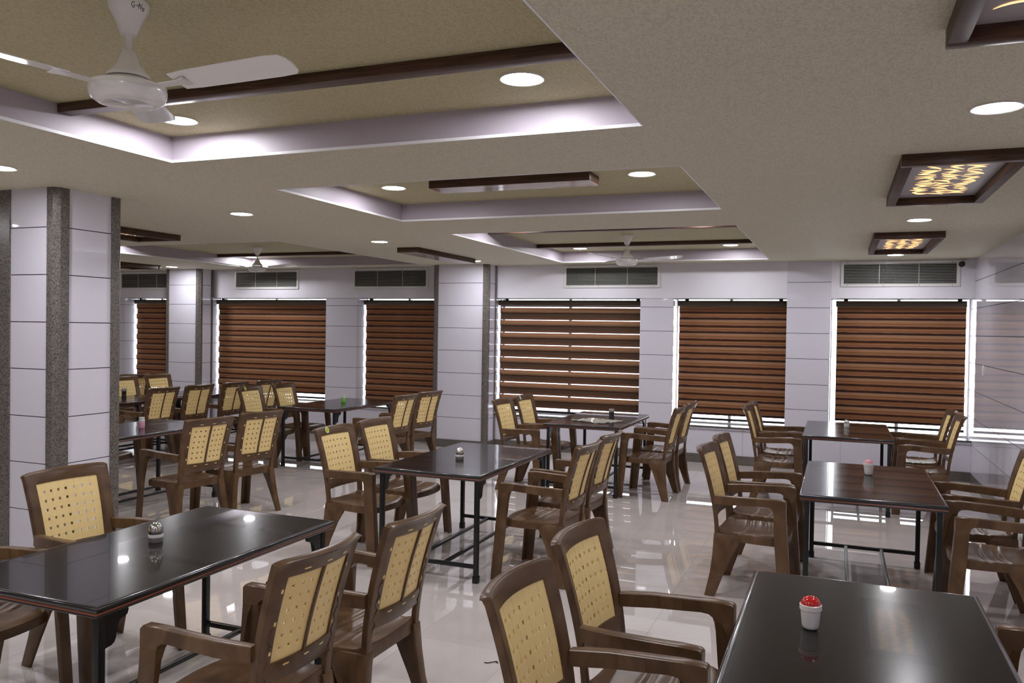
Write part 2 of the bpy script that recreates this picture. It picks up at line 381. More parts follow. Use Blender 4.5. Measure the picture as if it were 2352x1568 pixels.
def blind(k):
    a, b = BX[k]; y = YB+.25; w = b-a
    root = thing('roller_blind', BL[k], 'blind', (a, y, 0), 0, 'striped roller blinds')
    bm = bmesh.new()
    pts = [(-.055, 2.105), (-.06, 2.115), (-.06, 2.165), (-.05, 2.182), (.03, 2.182), (.03, 2.105)]
    prism(bm, pts, 0, 0-.015, w+.0); build(bm, 'valance', M['valance'], root, bevel=.004)
    for xx in (.08, w-.1):
        piece('mounting_clip', 'bar', xx, xx+.05, -.03, .0, 2.182, HEAD-.001, root)
    ob = .0 if k != 3 else .018
    def band(mesh_name, m, h, yy, bulge):
        bm = bmesh.new(); n = 4
        f = [bm.verts.new((0, yy-bulge*math.sin(math.pi*i/n), h*i/n)) for i in range(n+1)]
        f2 = [bm.verts.new((w, yy-bulge*math.sin(math.pi*i/n), h*i/n)) for i in range(n+1)]
        r = [bm.verts.new((0, yy+.002, h*i/n)) for i in range(n+1)]; r2 = [bm.verts.new((w, yy+.002, h*i/n)) for i in range(n+1)]
        for i in range(n):
            bm.faces.new((f[i], f2[i], f2[i+1], f[i+1])); bm.faces.new((r[i], r[i+1], r2[i+1], r2[i]))
            bm.faces.new((f[i], f[i+1], r[i+1], r[i])); bm.faces.new((f2[i], r2[i], r2[i+1], f2[i+1]))
        bm.faces.new((f[0], r[0], r2[0], f2[0])); bm.faces.new((f[n], f2[n], r2[n], r[n]))
        bmesh.ops.recalc_face_normals(bm, faces=bm.faces)
        me = bpy.data.meshes.new(mesh_name); bm.to_mesh(me); bm.free(); me.materials.append(m)
        me.polygons.foreach_set('use_smooth', [True]*len(me.polygons)); me.set_sharp_from_angle(angle=.6)
        return me
    fr = band('front_band', M['blind_front'] if k != 3 else M['blind_front2'], BH if k != 3 else .082, -.012 if k != 3 else -.018, .004)
    bk = band('rear_band', M['blind_back'] if k != 3 else M['blind_back2'], BH2 if k != 3 else BH, .005 if k != 3 else .012, .003)
    def put(me, z):
        o = bpy.data.objects.new('fabric_band', me); COL.objects.link(o); o.parent = root; o.location = (0, 0, z)
    z = 2.071
    lo = BOT[k]+.03
    if k != 3:
        z = 2.118 + random.uniform(-.01, .018)
        while z > lo-.03:
            if z-BH > lo-.04: put(fr, z-BH)
            if z-BH-.093 > lo-.04: put(bk, z-BH-.0915)
            z -= PITCH_B
    else:
        put(bk, 2.088)
        while z > lo-.03:
            if z-.082 > lo-.04: put(fr, z-.082)
            if z-.175 > lo-.04: put(bk, z-.175)
            z -= PITCH_B
    if k == 3:
        piece('sheer_layer', 'sheer', .001, w-.001, -.0155, -.0148, lo-.02, 2.11, root)
    bm = bmesh.new(); box(bm, 0, w, -.024, .016, BOT[k]-.008, BOT[k]+.022); build(bm, 'bottom_bar', M['bar'], root, bevel=.004)
for k, (a, b) in enumerate(OPEN):
    window(k+1, a, b); blind(k)
# ---------------------------------------------------------------- air vents
def vent(x0, x1, label):
    z0, z1 = 2.352, 2.668; y = YB-.006; fw = .035; x1 -= x0; X0 = x0; x0 = 0
    root = thing('air_vent', label, 'vent', (X0, y, 0), 0, 'aluminium vents along the beam'); y = 0
    bm = bmesh.new()
    for q in ((x0, x1, z0, z0+fw), (x0, x1, z1-fw, z1), (x0, x0+fw, z0+fw, z1-fw), (x1-fw, x1, z0+fw, z1-fw)): box(bm, q[0], q[1], y-.014, y-.0002, q[2], q[3])
    build(bm, 'vent_frame', M['white_metal'], root)
    piece('duct_shade_sheet', 'dark', x0+fw, x1-fw, y-.002, y-.0003, z0+fw, z1-fw, root)  # flat near-black sheet stands in for the shade inside the duct
    bm = bmesh.new(); n = 13
    for i in range(n):
        z = z0+fw+(i+.5)*(z1-z0-2*fw)/n
        prism(bm, [(y-.012, z-.0028), (y-.010, z-.0036), (y-.004, z+.001), (y-.006, z+.0024)], 0, x0+fw, x1-fw)
    tag(build(bm, 'louvre_blades', M['vent'], root), kind='stuff')
    bm = bmesh.new(); n = int((x1-x0-2*fw)/.022)
    for i in range(1, n): box(bm, x0+fw+i*.022-.0015, x0+fw+i*.022+.0015, y-.0038, y-.0026, z0+fw, z1-fw)
    tag(build(bm, 'vertical_vanes', M['gun'], root), kind='stuff')
    for f in (1/3, 2/3):
        xx = x0+(x1-x0)*f; piece('divider', 'vent', xx-.003, xx+.003, y-.0085, y-.0022, z0+fw, z1-fw, root)
    bm = bmesh.new()
    for xx in (x0+.08, x0+(x1-x0)*.37, x0+(x1-x0)*.67, x1-.08):
        for zz in (z0+fw*.45, z1-fw*.45):
            loft(bm, [[(xx+.005*math.cos(t*1.047), yy, zz+.005*math.sin(t*1.047)) for t in range(6)] for yy in (y-.0138, y-.0155)])
    build(bm, 'vent_screws', M['gun'], root)
for a, b, l in [(-12.1, -10.82, 'far left wall vent behind the near column'), (-9.52, -8.22, 'wall vent below the far spinning fan, over the wide left blind'),
                (-7.18, -5.84, 'wall vent just left of the tiled window column'), (-3.66, -2.28, 'wall vent over the half-open blind, below a ceiling fan'), (.01, 1.34, 'wall vent in the right corner beside the security camera')]:
    vent(a, b, l)
# ---------------------------------------------------------------- security camera and switch
t = thing('security_camera', 'small dark dome security camera right of the corner vent', 'camera', (1.36, YB-.006, 2.62))
bm = bmesh.new(); box(bm, -.03, .06, -.02, 0, -.005, .055); build(bm, 'mount', M['white_metal'], t, bevel=.006)
bm = bmesh.new(); loft(bm, [[(.01+.02*math.cos(i*.785), -.02-.05*s, .025-.02*s+.02*math.sin(i*.785)) for i in range(8)] for s in (0, 1)]); build(bm, 'arm', M['white_metal'], t, smooth=True)
bm = bmesh.new(); bmesh.ops.create_uvsphere(bm, u_segments=20, v_segments=12, radius=.036, matrix=Matrix.Translation((-.012, -.09, -.01))); build(bm, 'lens_ball', M['lens'], t, smooth=True)
t = thing('wall_switch', 'small white switch plate on the glossy right wall near the corner', 'switch', (XR, 10.39, 1.375))
bm = bmesh.new(); box(bm, -.008, 0, -.035, .035, -.055, .055); build(bm, 'plate', M['white_pl'], t, bevel=.003)
bm = bmesh.new(); box(bm, -.012, -.008, -.015, .015, -.025, .025); build(bm, 'rocker', M['bead'], t, bevel=.001)
# ---------------------------------------------------------------- downlights
bm = bmesh.new(); lathe(bm, [(.083, 0), (.094, 0), (.094, -.008), (.083, -.006), (.083, 0)], 32)
rim0 = build(bm, 'rim', M['white_metal'], None, smooth=True)
bm = bmesh.new(); lathe(bm, [(0, -.005), (.083, -.005)], 32); dif0 = build(bm, 'diffuser', M['lamp'], None)
DL0 = thing('downlight', 'x', 'light', (0, 0, 0), 0, 'round LED ceiling lights'); rim0.parent = DL0; dif0.parent = DL0
_first = [True]
def downlight(x, y, tray, label):
    z = CZ+TRAY if tray else CZ
    if _first[0]: DL0.location = (x, y, z); DL0['label'] = label; _first[0] = False
    else: dup(DL0, (x, y, z), 0, label)
for a in [(.57, 3.77, 0, 'round ceiling light at the right edge between the two nearest lit frames'),
          (.58, 7.27, 0, 'round ceiling light on the right between the second and third lit frames'),
          (.59, 10.40, 0, 'round ceiling light just beyond the farthest lit frame, by the corner vent'),
          (-4.69, 3.42, 0, 'round ceiling light cut by the left edge, above the near column'),
          (-4.62, 5.48, 0, 'round ceiling light right of the near column on the lower ceiling'),
          (-4.63, 7.69, 0, 'round ceiling light left of the half-hidden tray with the dark panel, mid ceiling'),
          (-4.65, 10.22, 0, 'round ceiling light directly over the tiled window column'),
          (-10.1, 10.32, 0, 'small round ceiling light over the far left tiled column'),
          (-1.27, 3.25, 1, 'large round light at the right end of the nearest tray'),
          (-3.22, 3.33, 1, 'round light at the left end of the nearest tray, below the fan blade'),
          (-3.18, 5.48, 1, 'round light left of the dark wooden panel in the middle tray'),
          (-1.26, 5.48, 1, 'round light right of the dark wooden panel in the middle tray'),
          (-3.17, 10.3, 1, 'round light left of the fan in the farthest tray'), (-1.25, 10.29, 1, 'round light right of the fan in the farthest tray'),
          (-8.63, 10.49, 1, 'round light touching the fan in the far left tray'),
          (-3.2, .45, 1, 'added unseen light at the near left of the nearest tray, outside the picture'), (-1.27, .45, 1, 'added unseen light at the near right of the nearest tray, outside the picture'),  # this pair is added out of view to light the room
          (-3.17, 7.97, 1, 'round light hidden behind the near lip of the farthest tray, left'), (-1.25, 7.97, 1, 'round light hidden behind the near lip of the farthest tray, right'),
          (-8.60, 7.97, 1, 'round light hidden behind the near lip of the far left tray'),
          (.58, .3, 0, 'added unseen ceiling light on the right, behind the picture'), (-4.64, 1.0, 0, 'added unseen ceiling light left of the camera, outside the picture'),  # both added out of view to light the near room
          (-4.64, -1.2, 0, 'added unseen ceiling light behind the camera on the left'), (-1.6, -1.8, 0, 'added unseen ceiling light behind the camera'), (-7.4, 2.6, 0, 'added fill light, unseen behind the near column'),  # all added unseen: camera side lamps and first left bay fill
          (-8.6, 5.5, 0, 'added fill light in the left bay, unseen behind the near column'), (-10.1, 7.7, 0, 'added fill light far left, unseen behind the near column farther back'),  # more unseen lamps added to brighten the dim left bay
          (-11.6, 5.4, 0, 'added fill light farthest left, unseen behind the near column')]:  # last added fill lamp for the left bay
    downlight(*a)
# ---------------------------------------------------------------- lit jali frames
def leaf(bm, x, y, ang, L, Wd, curl, z):
    n = 6; up_, dn = [], []
    for i in range(n+1):
        s = i/n; t = (s-.5)*L; c = curl*(4*(s-.5)**2-.5)*L
        w = Wd*math.sin(math.pi*min(1, s*.92+.04))*(1.15-.5*s)
        up_.append((t, c+w/2)); dn.append((t, c-w/2))
    pts = up_+dn[::-1]; ca, sa = math.cos(ang), math.sin(ang)
    vs_ = [(x+p[0]*ca-p[1]*sa, y+p[0]*sa+p[1]*ca) for p in pts]
    a = [bm.verts.new((p[0], p[1], z)) for p in vs_]
    bm.faces.new(a)
def lit_frame(x0, x1, y0, y1, label, seed, name='ceiling_lamp'):
    w, l = x1-x0, y1-y0; fw, dp = .055, .06
    root = thing(name, label, 'lamp', (x0, y0, CZ), 0, 'backlit wooden ceiling frames')
    for q, nm in (((0, w, 0, fw), 'frame_rail'), ((0, w, l-fw, l), 'frame_rail'), ((0, fw, fw, l-fw), 'frame_stile'), ((w-fw, w, fw, l-fw), 'frame_stile')):
        bm = bmesh.new(); box(bm, q[0]+.0002, q[1]-.0002, q[2]+.0002, q[3]-.0002, -dp, -.0005); build(bm, nm, M['wood_x'] if nm == 'frame_rail' else M['wood'], root, bevel=.003)
    piece('screen_board', 'jali_board', fw, w-fw, fw, l-fw, -.012, -.001, root)
    rnd = random.Random(seed); bm = bmesh.new()
    px0, px1, py0, py1 = fw+.065, w-fw-.065, fw+.06, l-fw-.12
    ny = 25; nx = 3
    for j in range(ny):
        for i in range(nx):
            x = px0+(px1-px0)*(i+.5+rnd.uniform(-.18, .18))/nx; y = py0+(py1-py0)*(j+.5+rnd.uniform(-.2, .2)+.35*(i % 2))/ny
            leaf(bm, x, y, rnd.choice((1, 1, -1))*rnd.uniform(.1, .95)+math.pi*rnd.choice((0, 1)), rnd.uniform(.07, .125), rnd.uniform(.012, .024), rnd.uniform(-.3, .3), -.0135-.0001*(i+3*(j % 3)))
    tag(build(bm, 'lit_leaf_cutouts', M['jali'], root), kind='stuff')
    return root
lit_frame(.28, .85, 1.28, 2.78, 'nearest backlit wooden ceiling frame, cut by the top right corner', 3)
lit_frame(.28, .85, 4.62, 6.07, 'middle backlit wooden ceiling frame with glowing leaf pattern, at right', 5)
lit_frame(.28, .86, 8.12, 9.72, 'farthest backlit wooden ceiling frame, before the corner vent', 8)
lit_frame(-6.97, -6.40, 5.15, 6.66, 'backlit wooden ceiling frame emerging from behind the near column', 11)
lit_frame(-10.7, -10.11, 8.6, 10.1, 'low wooden ceiling frame far left behind the column, beyond another frame', 14)
# ---------------------------------------------------------------- wooden strips and panels on the ceiling
def strip(x0, x1, y, label):
    root = thing('ceiling_strip', label, 'ceiling strip', (x0, y, CZ+TRAY), 0, 'walnut strips across the trays')
    bm = bmesh.new(); box(bm, .001, x1-x0-.001, -.04, .04, -.045, -.0005); build(bm, 'strip_body', M['wood_x'], root, bevel=.003)
strip(-3.56, -.83, 2.93, 'long dark wooden strip across the nearest tray, behind the big fan')
strip(-3.56, -.83, .85, 'dark wooden strip at the near end of the nearest tray, outside the picture')
strip(-3.56, -.83, 9.75, 'dark wooden strip across the farthest tray, behind its fan')
strip(-3.56, -.83, 8.2, 'dark wooden strip along the near edge of the farthest tray')
strip(-8.85, -5.72, 10.0, 'dark wooden strip across the far left tray, behind its fan')
strip(-8.85, -5.72, 8.22, 'dark wooden strip along the near edge of the far left tray')
def cpanel(x0, x1, y0, y1, z, label):
    root = thing('ceiling_panel', label, 'ceiling panel', (x0, y0, z), 0)
    w, l = x1-x0, y1-y0
    bm = bmesh.new(); box(bm, 0, w, 0, l, -.058, -.0005); build(bm, 'panel_body', M['wood_x'] if w > l else M['wood'], root, bevel=.002)
    bm = bmesh.new(); box(bm, .004, w-.004, .004, l-.004, -.061, -.058); build(bm, 'polished_face', M['panel_gloss'], root)
cpanel(-2.78, -1.57, 5.29, 5.52, CZ+TRAY, 'dark wooden panel hanging in the middle ceiling tray between two lights')
cpanel(-4.79, -4.51, 8.35, 9.95, CZ, 'slim wooden ceiling panel before the tiled window column')
# ---------------------------------------------------------------- ceiling fans
def fan(x, y, blade_deg, label, zc=CZ+TRAY, mark=False):
    root = thing('ceiling_fan', label, 'fan', (x, y, zc), 0, 'white three-blade ceiling fans')
    bm = bmesh.new(); lathe(bm, [(0, -.0005), (.064, -.0005), (.066, -.012), (.060, -.03), (.042, -.065), (.030, -.095), (.026, -.108), (0, -.108)], 28); c = build(bm, 'canopy', M['fan'], root, smooth=True)
    bm = bmesh.new(); lathe(bm, [(.0, -.10), (.0115, -.10), (.0115, -.175), (0, -.175)], 14); build(bm, 'down_rod', M['fan'], root, smooth=True)
    bm = bmesh.new(); lathe(bm, [(0, -.16), (.02, -.16), (.026, -.175), (.04, -.21), (.062, -.235), (.07, -.245), (.07, -.252), (0, -.252)], 28); build(bm, 'lower_canopy', M['fan'], root, smooth=True)
    bm = bmesh.new(); lathe(bm, [(0, -.258), (.07, -.258), (.075, -.268), (.112, -.272), (.120, -.277), (.1215, -.292), (.1205, -.2925), (.1205, -.2945), (.1215, -.295), (.121, -.306), (.114, -.322), (.098, -.334), (.08, -.339), (.076, -.336), (0, -.338)], 40); build(bm, 'motor', M['fan'], root, smooth=True)
    for a in blade_deg:
        R = Matrix.Rotation(math.radians(a), 4, 'Z'); Dh = Matrix.Translation((.1, 0, -.283)) @ Matrix.Rotation(-.06, 4, 'Y') @ Matrix.Translation((-.1, 0, .283))
        bm = bmesh.new(); prism(bm, [(.10, -.018), (.20, -.02), (.235, -.035), (.235, .035), (.20, .02), (.10, .018)], 2, -.286, -.281); bm.transform(Dh); bm.transform(R); arm = build(bm, 'blade_arm', M['fan'], root)
        bm = bmesh.new(); up_, dn = [], []
        secs = []
        for r, w0, w1 in ((.19, -.05, .05), (.25, -.058, .055), (.40, -.064, .058), (.55, -.068, .06), (.60, -.062, .055), (.615, -.04, .035)):
            tilt = -.17
            secs.append([(r, w0, -.281+w0*tilt), (r, w1, -.281+w1*tilt), (r, w1, -.278+w1*tilt), (r, (w0+w1)/2, -.274+(w0+w1)/2*tilt), (r, w0, -.278+w0*tilt)])
        loft(bm, secs); bm.transform(Dh); bm.transform(R); build(bm, 'fan_blade', M['fan'], root, smooth=True)
    if mark:   # marker scribble on the canopy
        def onc(a, z):
            r = .0665 if z > -.03 else .0615
            prof = [(-.012, .066), (-.03, .060), (-.065, .042)]
            for (za, ra), (zb, rb) in zip(prof[:-1], prof[1:]):
                if zb <= z <= za: r = ra+(rb-ra)*(z-za)/(zb-za)+.0008; break
            return Vector((r*math.cos(a), r*math.sin(a), z))
        bm = bmesh.new()
        A0 = math.atan2(-y, -x)+.50; SC = 1.0
        GL = {'G': [[(.8, .85), (.5, 1), (.15, .8), (.05, .45), (.25, .08), (.6, .0), (.85, .2), (.85, .42), (.5, .42)]],
              '-': [[(.1, .45), (.9, .48)]], 'N': [[(.1, 0), (.12, .95), (.8, .05), (.85, 1)]], 'o': [[(.5, .5), (.2, .35), (.2, .08), (.5, 0), (.8, .12), (.8, .4), (.5, .5)], [(.15, -.12), (.85, -.1)]]}
        hgt, wid = .017, .012; cx_ = 0
        for chx in 'G-No':
            for st in GL[chx]:
                P = [onc(A0+(cx_+p[0]*wid-.024)/.063, -.034+p[1]*hgt) for p in st]
                for p, q in zip(P[:-1], P[1:]):
                    d = (q-p).normalized(); nrm = Vector((p.x, p.y, .03)).normalized(); s = d.cross(nrm)*.0011
                    loft(bm, [[p-s, p+s, p+s+nrm*.0004, p-s+nrm*.0004], [q-s, q+s, q+s+nrm*.0004, q-s+nrm*.0004]])
            cx_ += wid*1.15 if chx != '-' else wid*.8
        build(bm, 'marker_writing', M['ink'], c)
    return root
fan(-2.21, 2.06, (6, 126, 246), 'large white ceiling fan in the nearest tray, top left', mark=True)
fan(-2.22, 8.99, (5, 125, 245), 'white ceiling fan in the farthest tray above the half-open blind')
fan(-7.47, 9.19, (2, 122, 242), 'white ceiling fan in the far left tray behind the near column')
# ---------------------------------------------------------------- tables
HX, HY = .42, .735
def ring(bm, hx, hy, prof, mi=0):
    """profile (offset outward, z) swept round a rectangle with mitred corners"""
    P = [[(sx*(hx+o), sy*(hy+o), z) for o, z in prof] for sx, sy in ((-1, -1), (1, -1), (1, 1), (-1, 1))]
    V = [[bm.verts.new(p) for p in c] for c in P]; n = len(prof)
    for i in range(4):
        a, b = V[i], V[(i+1) % 4]
        for k in range(n):
            m = (k+1) % n; bm.faces.new((a[k], a[m], b[m], b[k])).material_index = mi
def make_table():
    root = thing('dining_table', 'x', 'table', (0, 0, 0), 0, 'black dining tables')
    bm = bmesh.new(); box(bm, -HX+.018, HX-.018, -HY+.018, HY-.018, .722, .75); build(bm, 'tabletop', M['top'], root)
    bm = bmesh.new(); ring(bm, HX-.018, HY-.018, [(0, .7503), (.008, .7500), (.014, .748), (.0175, .743), (.018, .737), (.016, .730), (.011, .7265), (0, .7265)]); build(bm, 'edge_moulding', M['edge'], root, smooth=True)
    bm = bmesh.new(); ring(bm, HX-.018, HY-.018, [(0, .7263), (.012, .7263), (.0145, .722), (.013, .7175), (0, .7175)]); build(bm, 'edge_stripe', M['stripe'], root, smooth=True)
    bm = bmesh.new(); ring(bm, HX-.018, HY-.018, [(0, .7173), (.0115, .7173), (.0135, .713), (.011, .7085), (0, .707), (-.05, .707), (-.05, .7216), (0, .7173)]); build(bm, 'lower_moulding', M['edge'], root, smooth=True)
    lx_, ly_ = HX-.045, HY-.05; s = .016
    for sx in (-1, 1):
        for sy in (-1, 1):
            bm = bmesh.new(); box(bm, sx*lx_-s, sx*lx_+s, sy*ly_-s, sy*ly_+s, .012, .7215); lg = build(bm, 'leg', M['steel_black'], root, bevel=.003)
            bm = bmesh.new(); box(bm, sx*lx_-.021, sx*lx_+.021, sy*ly_-.021, sy*ly_+.021, 0, .05); build(bm, 'foot_cap', M['steel_black'], lg, bevel=.004)
            # scrolled gusset under the top, along the long side
            o = [(0, .706), (.105, .706), (.108, .69), (.103, .675), (.092, .668), (.078, .668), (.066, .660), (.058, .645), (.052, .62), (.050, .60), (.044, .588), (.030, .580), (.012, .578), (0, .575)]
            bm = bmesh.new(); pts = [(sy*ly_-sy*(s+a), z) for a, z in o]; prism(bm, pts, 0, sx*lx_-.011, sx*lx_+.011); build(bm, 'bracket', M['steel_black'], root)
    for sy in (-1, 1):
        bm = bmesh.new(); box(bm, -lx_+s, lx_-s, sy*ly_-.013, sy*ly_+.013, .098, .124); build(bm, 'cross_bar', M['steel_black'], root, bevel=.002)
    for sx in (-1, 1):
        bm = bmesh.new(); box(bm, sx*.125-.012, sx*.125+.012, -ly_+.013, ly_-.013, .10, .122); build(bm, 'stretcher', M['rail'], root, bevel=.002)
    return root
TBL = [(-2.84, 2.87, 'black dining table at near left with a steel domed shaker'),
       (-2.67, 5.83, 'dark table at the picture centre with a steel domed shaker'),
       (.105, 2.89, 'black dining table at near right with the red-topped white shaker'),
       (.21, 6.17, 'dark dining table at right with the pink-topped white shaker'),
       (.10, 9.33, 'dark dining table before the right corner blind, with a clear shaker'),
       (-2.515, 9.03, 'dark table before the half-open blind, with crinkled clear film on it'),
       (-6.04, 9.10, 'dark table left of the window column with a green shaker'),
       (-6.25, 5.92, 'dark table right behind the near column with a pink shaker'),
       (-8.74, 8.02, 'dark table far left behind the column with a dark metal jar'),
       (-8.70, 9.60, 'dark table farthest back left, before the wide blind')]
table0 = make_table()
for i, (x, y, l) in enumerate(TBL):
    if i == 0: table0.location = (x, y, 0); table0['label'] = l
    else: dup(table0, (x, y, 0), 0, l)
# ---------------------------------------------------------------- chairs
ZB, ZT = .425, .975
def bx(z):
    t = max(0, (z-ZB)/(ZT-ZB)); return -.182-.118*t**1.6
def bw(z):
    t = (z-ZB)/(ZT-ZB); return .219+.023*t
def bc(z):
    t = (z-ZB)/(ZT-ZB); return .028+.020*t
def bpt(u, z, off=0.):
    """point on the backrest surface; off > 0 is towards the back"""
    e = .004
    sl = (bx(z+e)-bx(z-e))/(2*e)          # lean
    n = Vector((1, 0, -sl)).normalized()
    yy = u*bw(z); c = bc(z)
    p = Vector((bx(z)-c*(1-u*u), yy, z))
    return p - off*n          # straight back, so the flanged sides stay flush
def slab(bm, us, zs, mask, f0, f1, mi=0):
    """curved slab over the back surface: cells where mask(i,j); f0/f1 give front/back offset at (u,z)"""
    F, B = {}, {}
    def vert(D, i, j, f):
        if (i, j) not in D: D[(i, j)] = bm.verts.new(bpt(us[i], zs[j]-(.011*max(0, (abs(us[i])-.86)/.14)**2 if zs[j] > .97 else 0), f(us[i], zs[j])))
        return D[(i, j)]
    I, J = len(us)-1, len(zs)-1
    ok = lambda i, j: 0 <= i < I and 0 <= j < J and mask(i, j)
    for i in range(I):
        for j in range(J):
            if not ok(i, j): continue
            a = [(i, j), (i+1, j), (i+1, j+1), (i, j+1)]
            f = [vert(F, *p, f0) for p in a]; b = [vert(B, *p, f1) for p in a]
            bm.faces.new(f).material_index = mi; bm.faces.new(b[::-1]).material_index = mi
            for k, (di, dj) in enumerate(((0, -1), (1, 0), (0, 1), (-1, 0))):
                if not ok(i+di, j+dj):
                    q = (k+1) % 4; bm.faces.new((f[k], b[k], b[q], f[q])).material_index = mi
def lin(a, b, n): return [a+(b-a)*i/n for i in range(n+1)]
OU, OZ0, OZ1 = .735, .585, .908       # panel opening
def make_chair():
    root = thing('armchair', 'x', 'chair', (0, 0, 0), 0, 'brown plastic armchairs')
    # seat ------------------------------------------------------------
    bm = bmesh.new(); nx_, ny_ = 52, 18
    def so(s, t):
        x = -.200+.415*s + .038*max(0, (s-.55)/.45)**1.5*(1-t*t)
        hw = .206+.032*min(1, s*1.6)
        if s > .86: hw *= 1-.10*((s-.86)/.14)**2
        return x, t*hw
    def sz(s, t):
        z = .432-.020*math.sin(math.pi*min(1, s*1.05))*(1-t**4)
        z -= .016*max(0, (s-.85)/.15)**2
        z += .020*max(0, (.14-s)/.14)**1.5*(.1+.9*abs(t)**3)
        z -= .006*max(0, (abs(t)-.88)/.12)**2
        for g_ in (.42, .66):
            d = abs(s-g_-.03*math.cos(t*2.4)+.03)
            if d < .034: z -= .0045*math.cos(d/.034*math.pi/2)
            elif d < .085: z += .0014*math.sin((d-.034)/.051*math.pi)
        d = abs(t)
        return z
    V = [[bm.verts.new((*so(i/nx_, -1+2*j/ny_), sz(i/nx_, -1+2*j/ny_))) for j in range(ny_+1)] for i in range(nx_+1)]
    for i in range(nx_):
        for j in range(ny_): bm.faces.new((V[i][j], V[i+1][j], V[i+1][j+1], V[i][j+1]))
    per = [V[i][0] for i in range(nx_+1)]+[V[nx_][j] for j in range(1, ny_+1)]+[V[i][ny_] for i in range(nx_-1, -1, -1)]+[V[0][j] for j in range(ny_-1, 0, -1)]
    r1 = [bm.verts.new((v.co.x*1.012, v.co.y*1.015, v.co.z-.010)) for v in per]
    r2 = [bm.verts.new((v.co.x*1.0, v.co.y*1.01, .372)) for v in per]
    r3 = [bm.verts.new((v.co.x*.96, v.co.y*.96, .372)) for v in per]
    r4 = [bm.verts.new((v.co.x*.95, v.co.y*.95, v.co.z-.018)) for v in per]
    for A, B in ((per, r1), (r1, r2), (r2, r3), (r3, r4)):
        for k in range(len(A)):
            q = (k+1) % len(A); bm.faces.new((A[k], A[q], B[q], B[k]))
    bm.faces.new(r4)
    build(bm, 'seat', M['plastic'], root, smooth=True)
    # backrest frame ---------------------------------------------------
    bm = bmesh.new()
    us = [-1, -.97, -.93, -.83, -OU] + lin(-OU, OU, 14)[1:] + [.83, .93, .97, 1]
    zs = [ZB-.06, ZB-.02, .46, .512] + [.548, OZ0] + lin(OZ0, OZ1, 8)[1:] + [.945, .962, ZT]
    nu, nz = len(us), len(zs)
    def fm(i, j):
        stile = us[i+1] <= -OU+1e-6 or us[i] >= OU-1e-6
        if zs[j+1] <= .512+1e-6: return stile and (us[i+1] <= -.83+1e-6 or us[i] >= .83-1e-6)
        if zs[j] >= OZ0-1e-6 and zs[j+1] <= OZ1+1e-6: return stile
        return True
    def back(u, z):
        th = .022 + .008*max(0, (abs(u)-.8)/.2)
        if z > .955: th += .013*(z-.955)/.02
        return th
    slab(bm, us, zs, fm, lambda u, z: (.006 if z > .97 else 0) + (.004 if abs(u) > .97 else 0), back)
    build(bm, 'backrest_frame', M['plastic'], root, bevel=.003, seg=2, angle=48)
    # woven panel: pierced sheet behind, over-and-under straps in front -----
    bm = bmesh.new(); NC, NR = 8, 7
    gu, gz = .056, .0135
    ucent = lin(-OU, OU, NC); zcent = lin(OZ0, OZ1, NR)
    us2 = [-OU-.02]; zs2 = [OZ0-.006]
    for u in ucent[1:-1]: us2 += [u-gu/2-.003, u+gu/2+.003]
    for z in zcent[1:-1]: zs2 += [z-gz/2-.0008, z+gz/2+.0008]
    us2.append(OU+.02); zs2.append(OZ1+.006)
    slab(bm, us2, zs2, lambda i, j: not (i % 2 == 1 and j % 2 == 1), lambda u, z: .0095, lambda u, z: .0125)
    A = .00035
    for j in range(NR):           # horizontal straps
        z0, z1 = zcent[j]+gz/2 if j else OZ0-.004, zcent[j+1]-gz/2 if j < NR-1 else OZ1+.004
        us3, off = [], []
        for i in range(NC):
            c0, c1 = ucent[i], ucent[i+1]; sg = A*(1 if (i+j) % 2 else -1)
            us3 += [c0+(gu/2 if i else 0), c1-(gu/2 if i < NC-1 else 0)]; off += [sg, sg]
        dd = dict(zip([round(u, 5) for u in us3], off))
        slab(bm, us3, [z0, z1], lambda i, jj: True, lambda u, z: .0055+dd[round(u, 5)], lambda u, z: .0075+dd[round(u, 5)])
    for i in range(NC):           # vertical straps
        u0, u1 = ucent[i]+(gu/2 if i else -.012), ucent[i+1]-(gu/2 if i < NC-1 else -.012)
        zs3, off = [], []
        for j in range(NR):
            sg = -A*(1 if (i+j) % 2 else -1)
            zs3 += [zcent[j]+(gz/2 if j else 0), zcent[j+1]-(gz/2 if j < NR-1 else 0)]; off += [sg, sg]
        dd = dict(zip([round(z, 5) for z in zs3], off))
        slab(bm, [u0, u1], zs3, lambda ii, jj: True, lambda u, z: .0055+dd[round(z, 5)], lambda u, z: .0075+dd[round(z, 5)])
    for u in (-.5, -.06, .42):     # pegs that show through the rear of the frame
        for z in (OZ1+.018, OZ0-.018): slab(bm, [u-.06, u+.06], [z-.0025, z+.0025], lambda i, j: True, lambda u, z: .02, lambda u, z: .0235)
    for z in (.63, .74, .86):
        for u in (-.785, .785): slab(bm, [u-.018, u+.018], [z-.007, z+.007], lambda i, j: True, lambda u, z: .02, lambda u, z: .0235)
    build(bm, 'woven_panel', M['cane'], root)
    bm = bmesh.new(); slab(bm, [-.035, .035], lin(OZ0-.004, OZ1+.004, 6), lambda i, j: True, lambda u, z: .0128, lambda u, z: .021); build(bm, 'back_rib', M['plastic'], root, bevel=.002)
    for s in (-1, 1):    # zigzag stiffening rib on the rear of each stile
        bm = bmesh.new()
        zz = [.50+.032*i for i in range(8)]
        pts = [bpt(s*(.795 if i % 2 else .885), z, .0245) for i, z in enumerate(zz)]
        secs = []
        for p in pts:
            n = (bpt(s*.84, p.z, .03)-bpt(s*.84, p.z, .02)).normalized()
            e = Vector((0, 0, .0022))
            secs.append([p-e-n*.003, p+e-n*.003, p+e+n*.0015, p-e+n*.0015])
        loft(bm, secs); build(bm, 'stiffening_rib', M['plastic'], root)
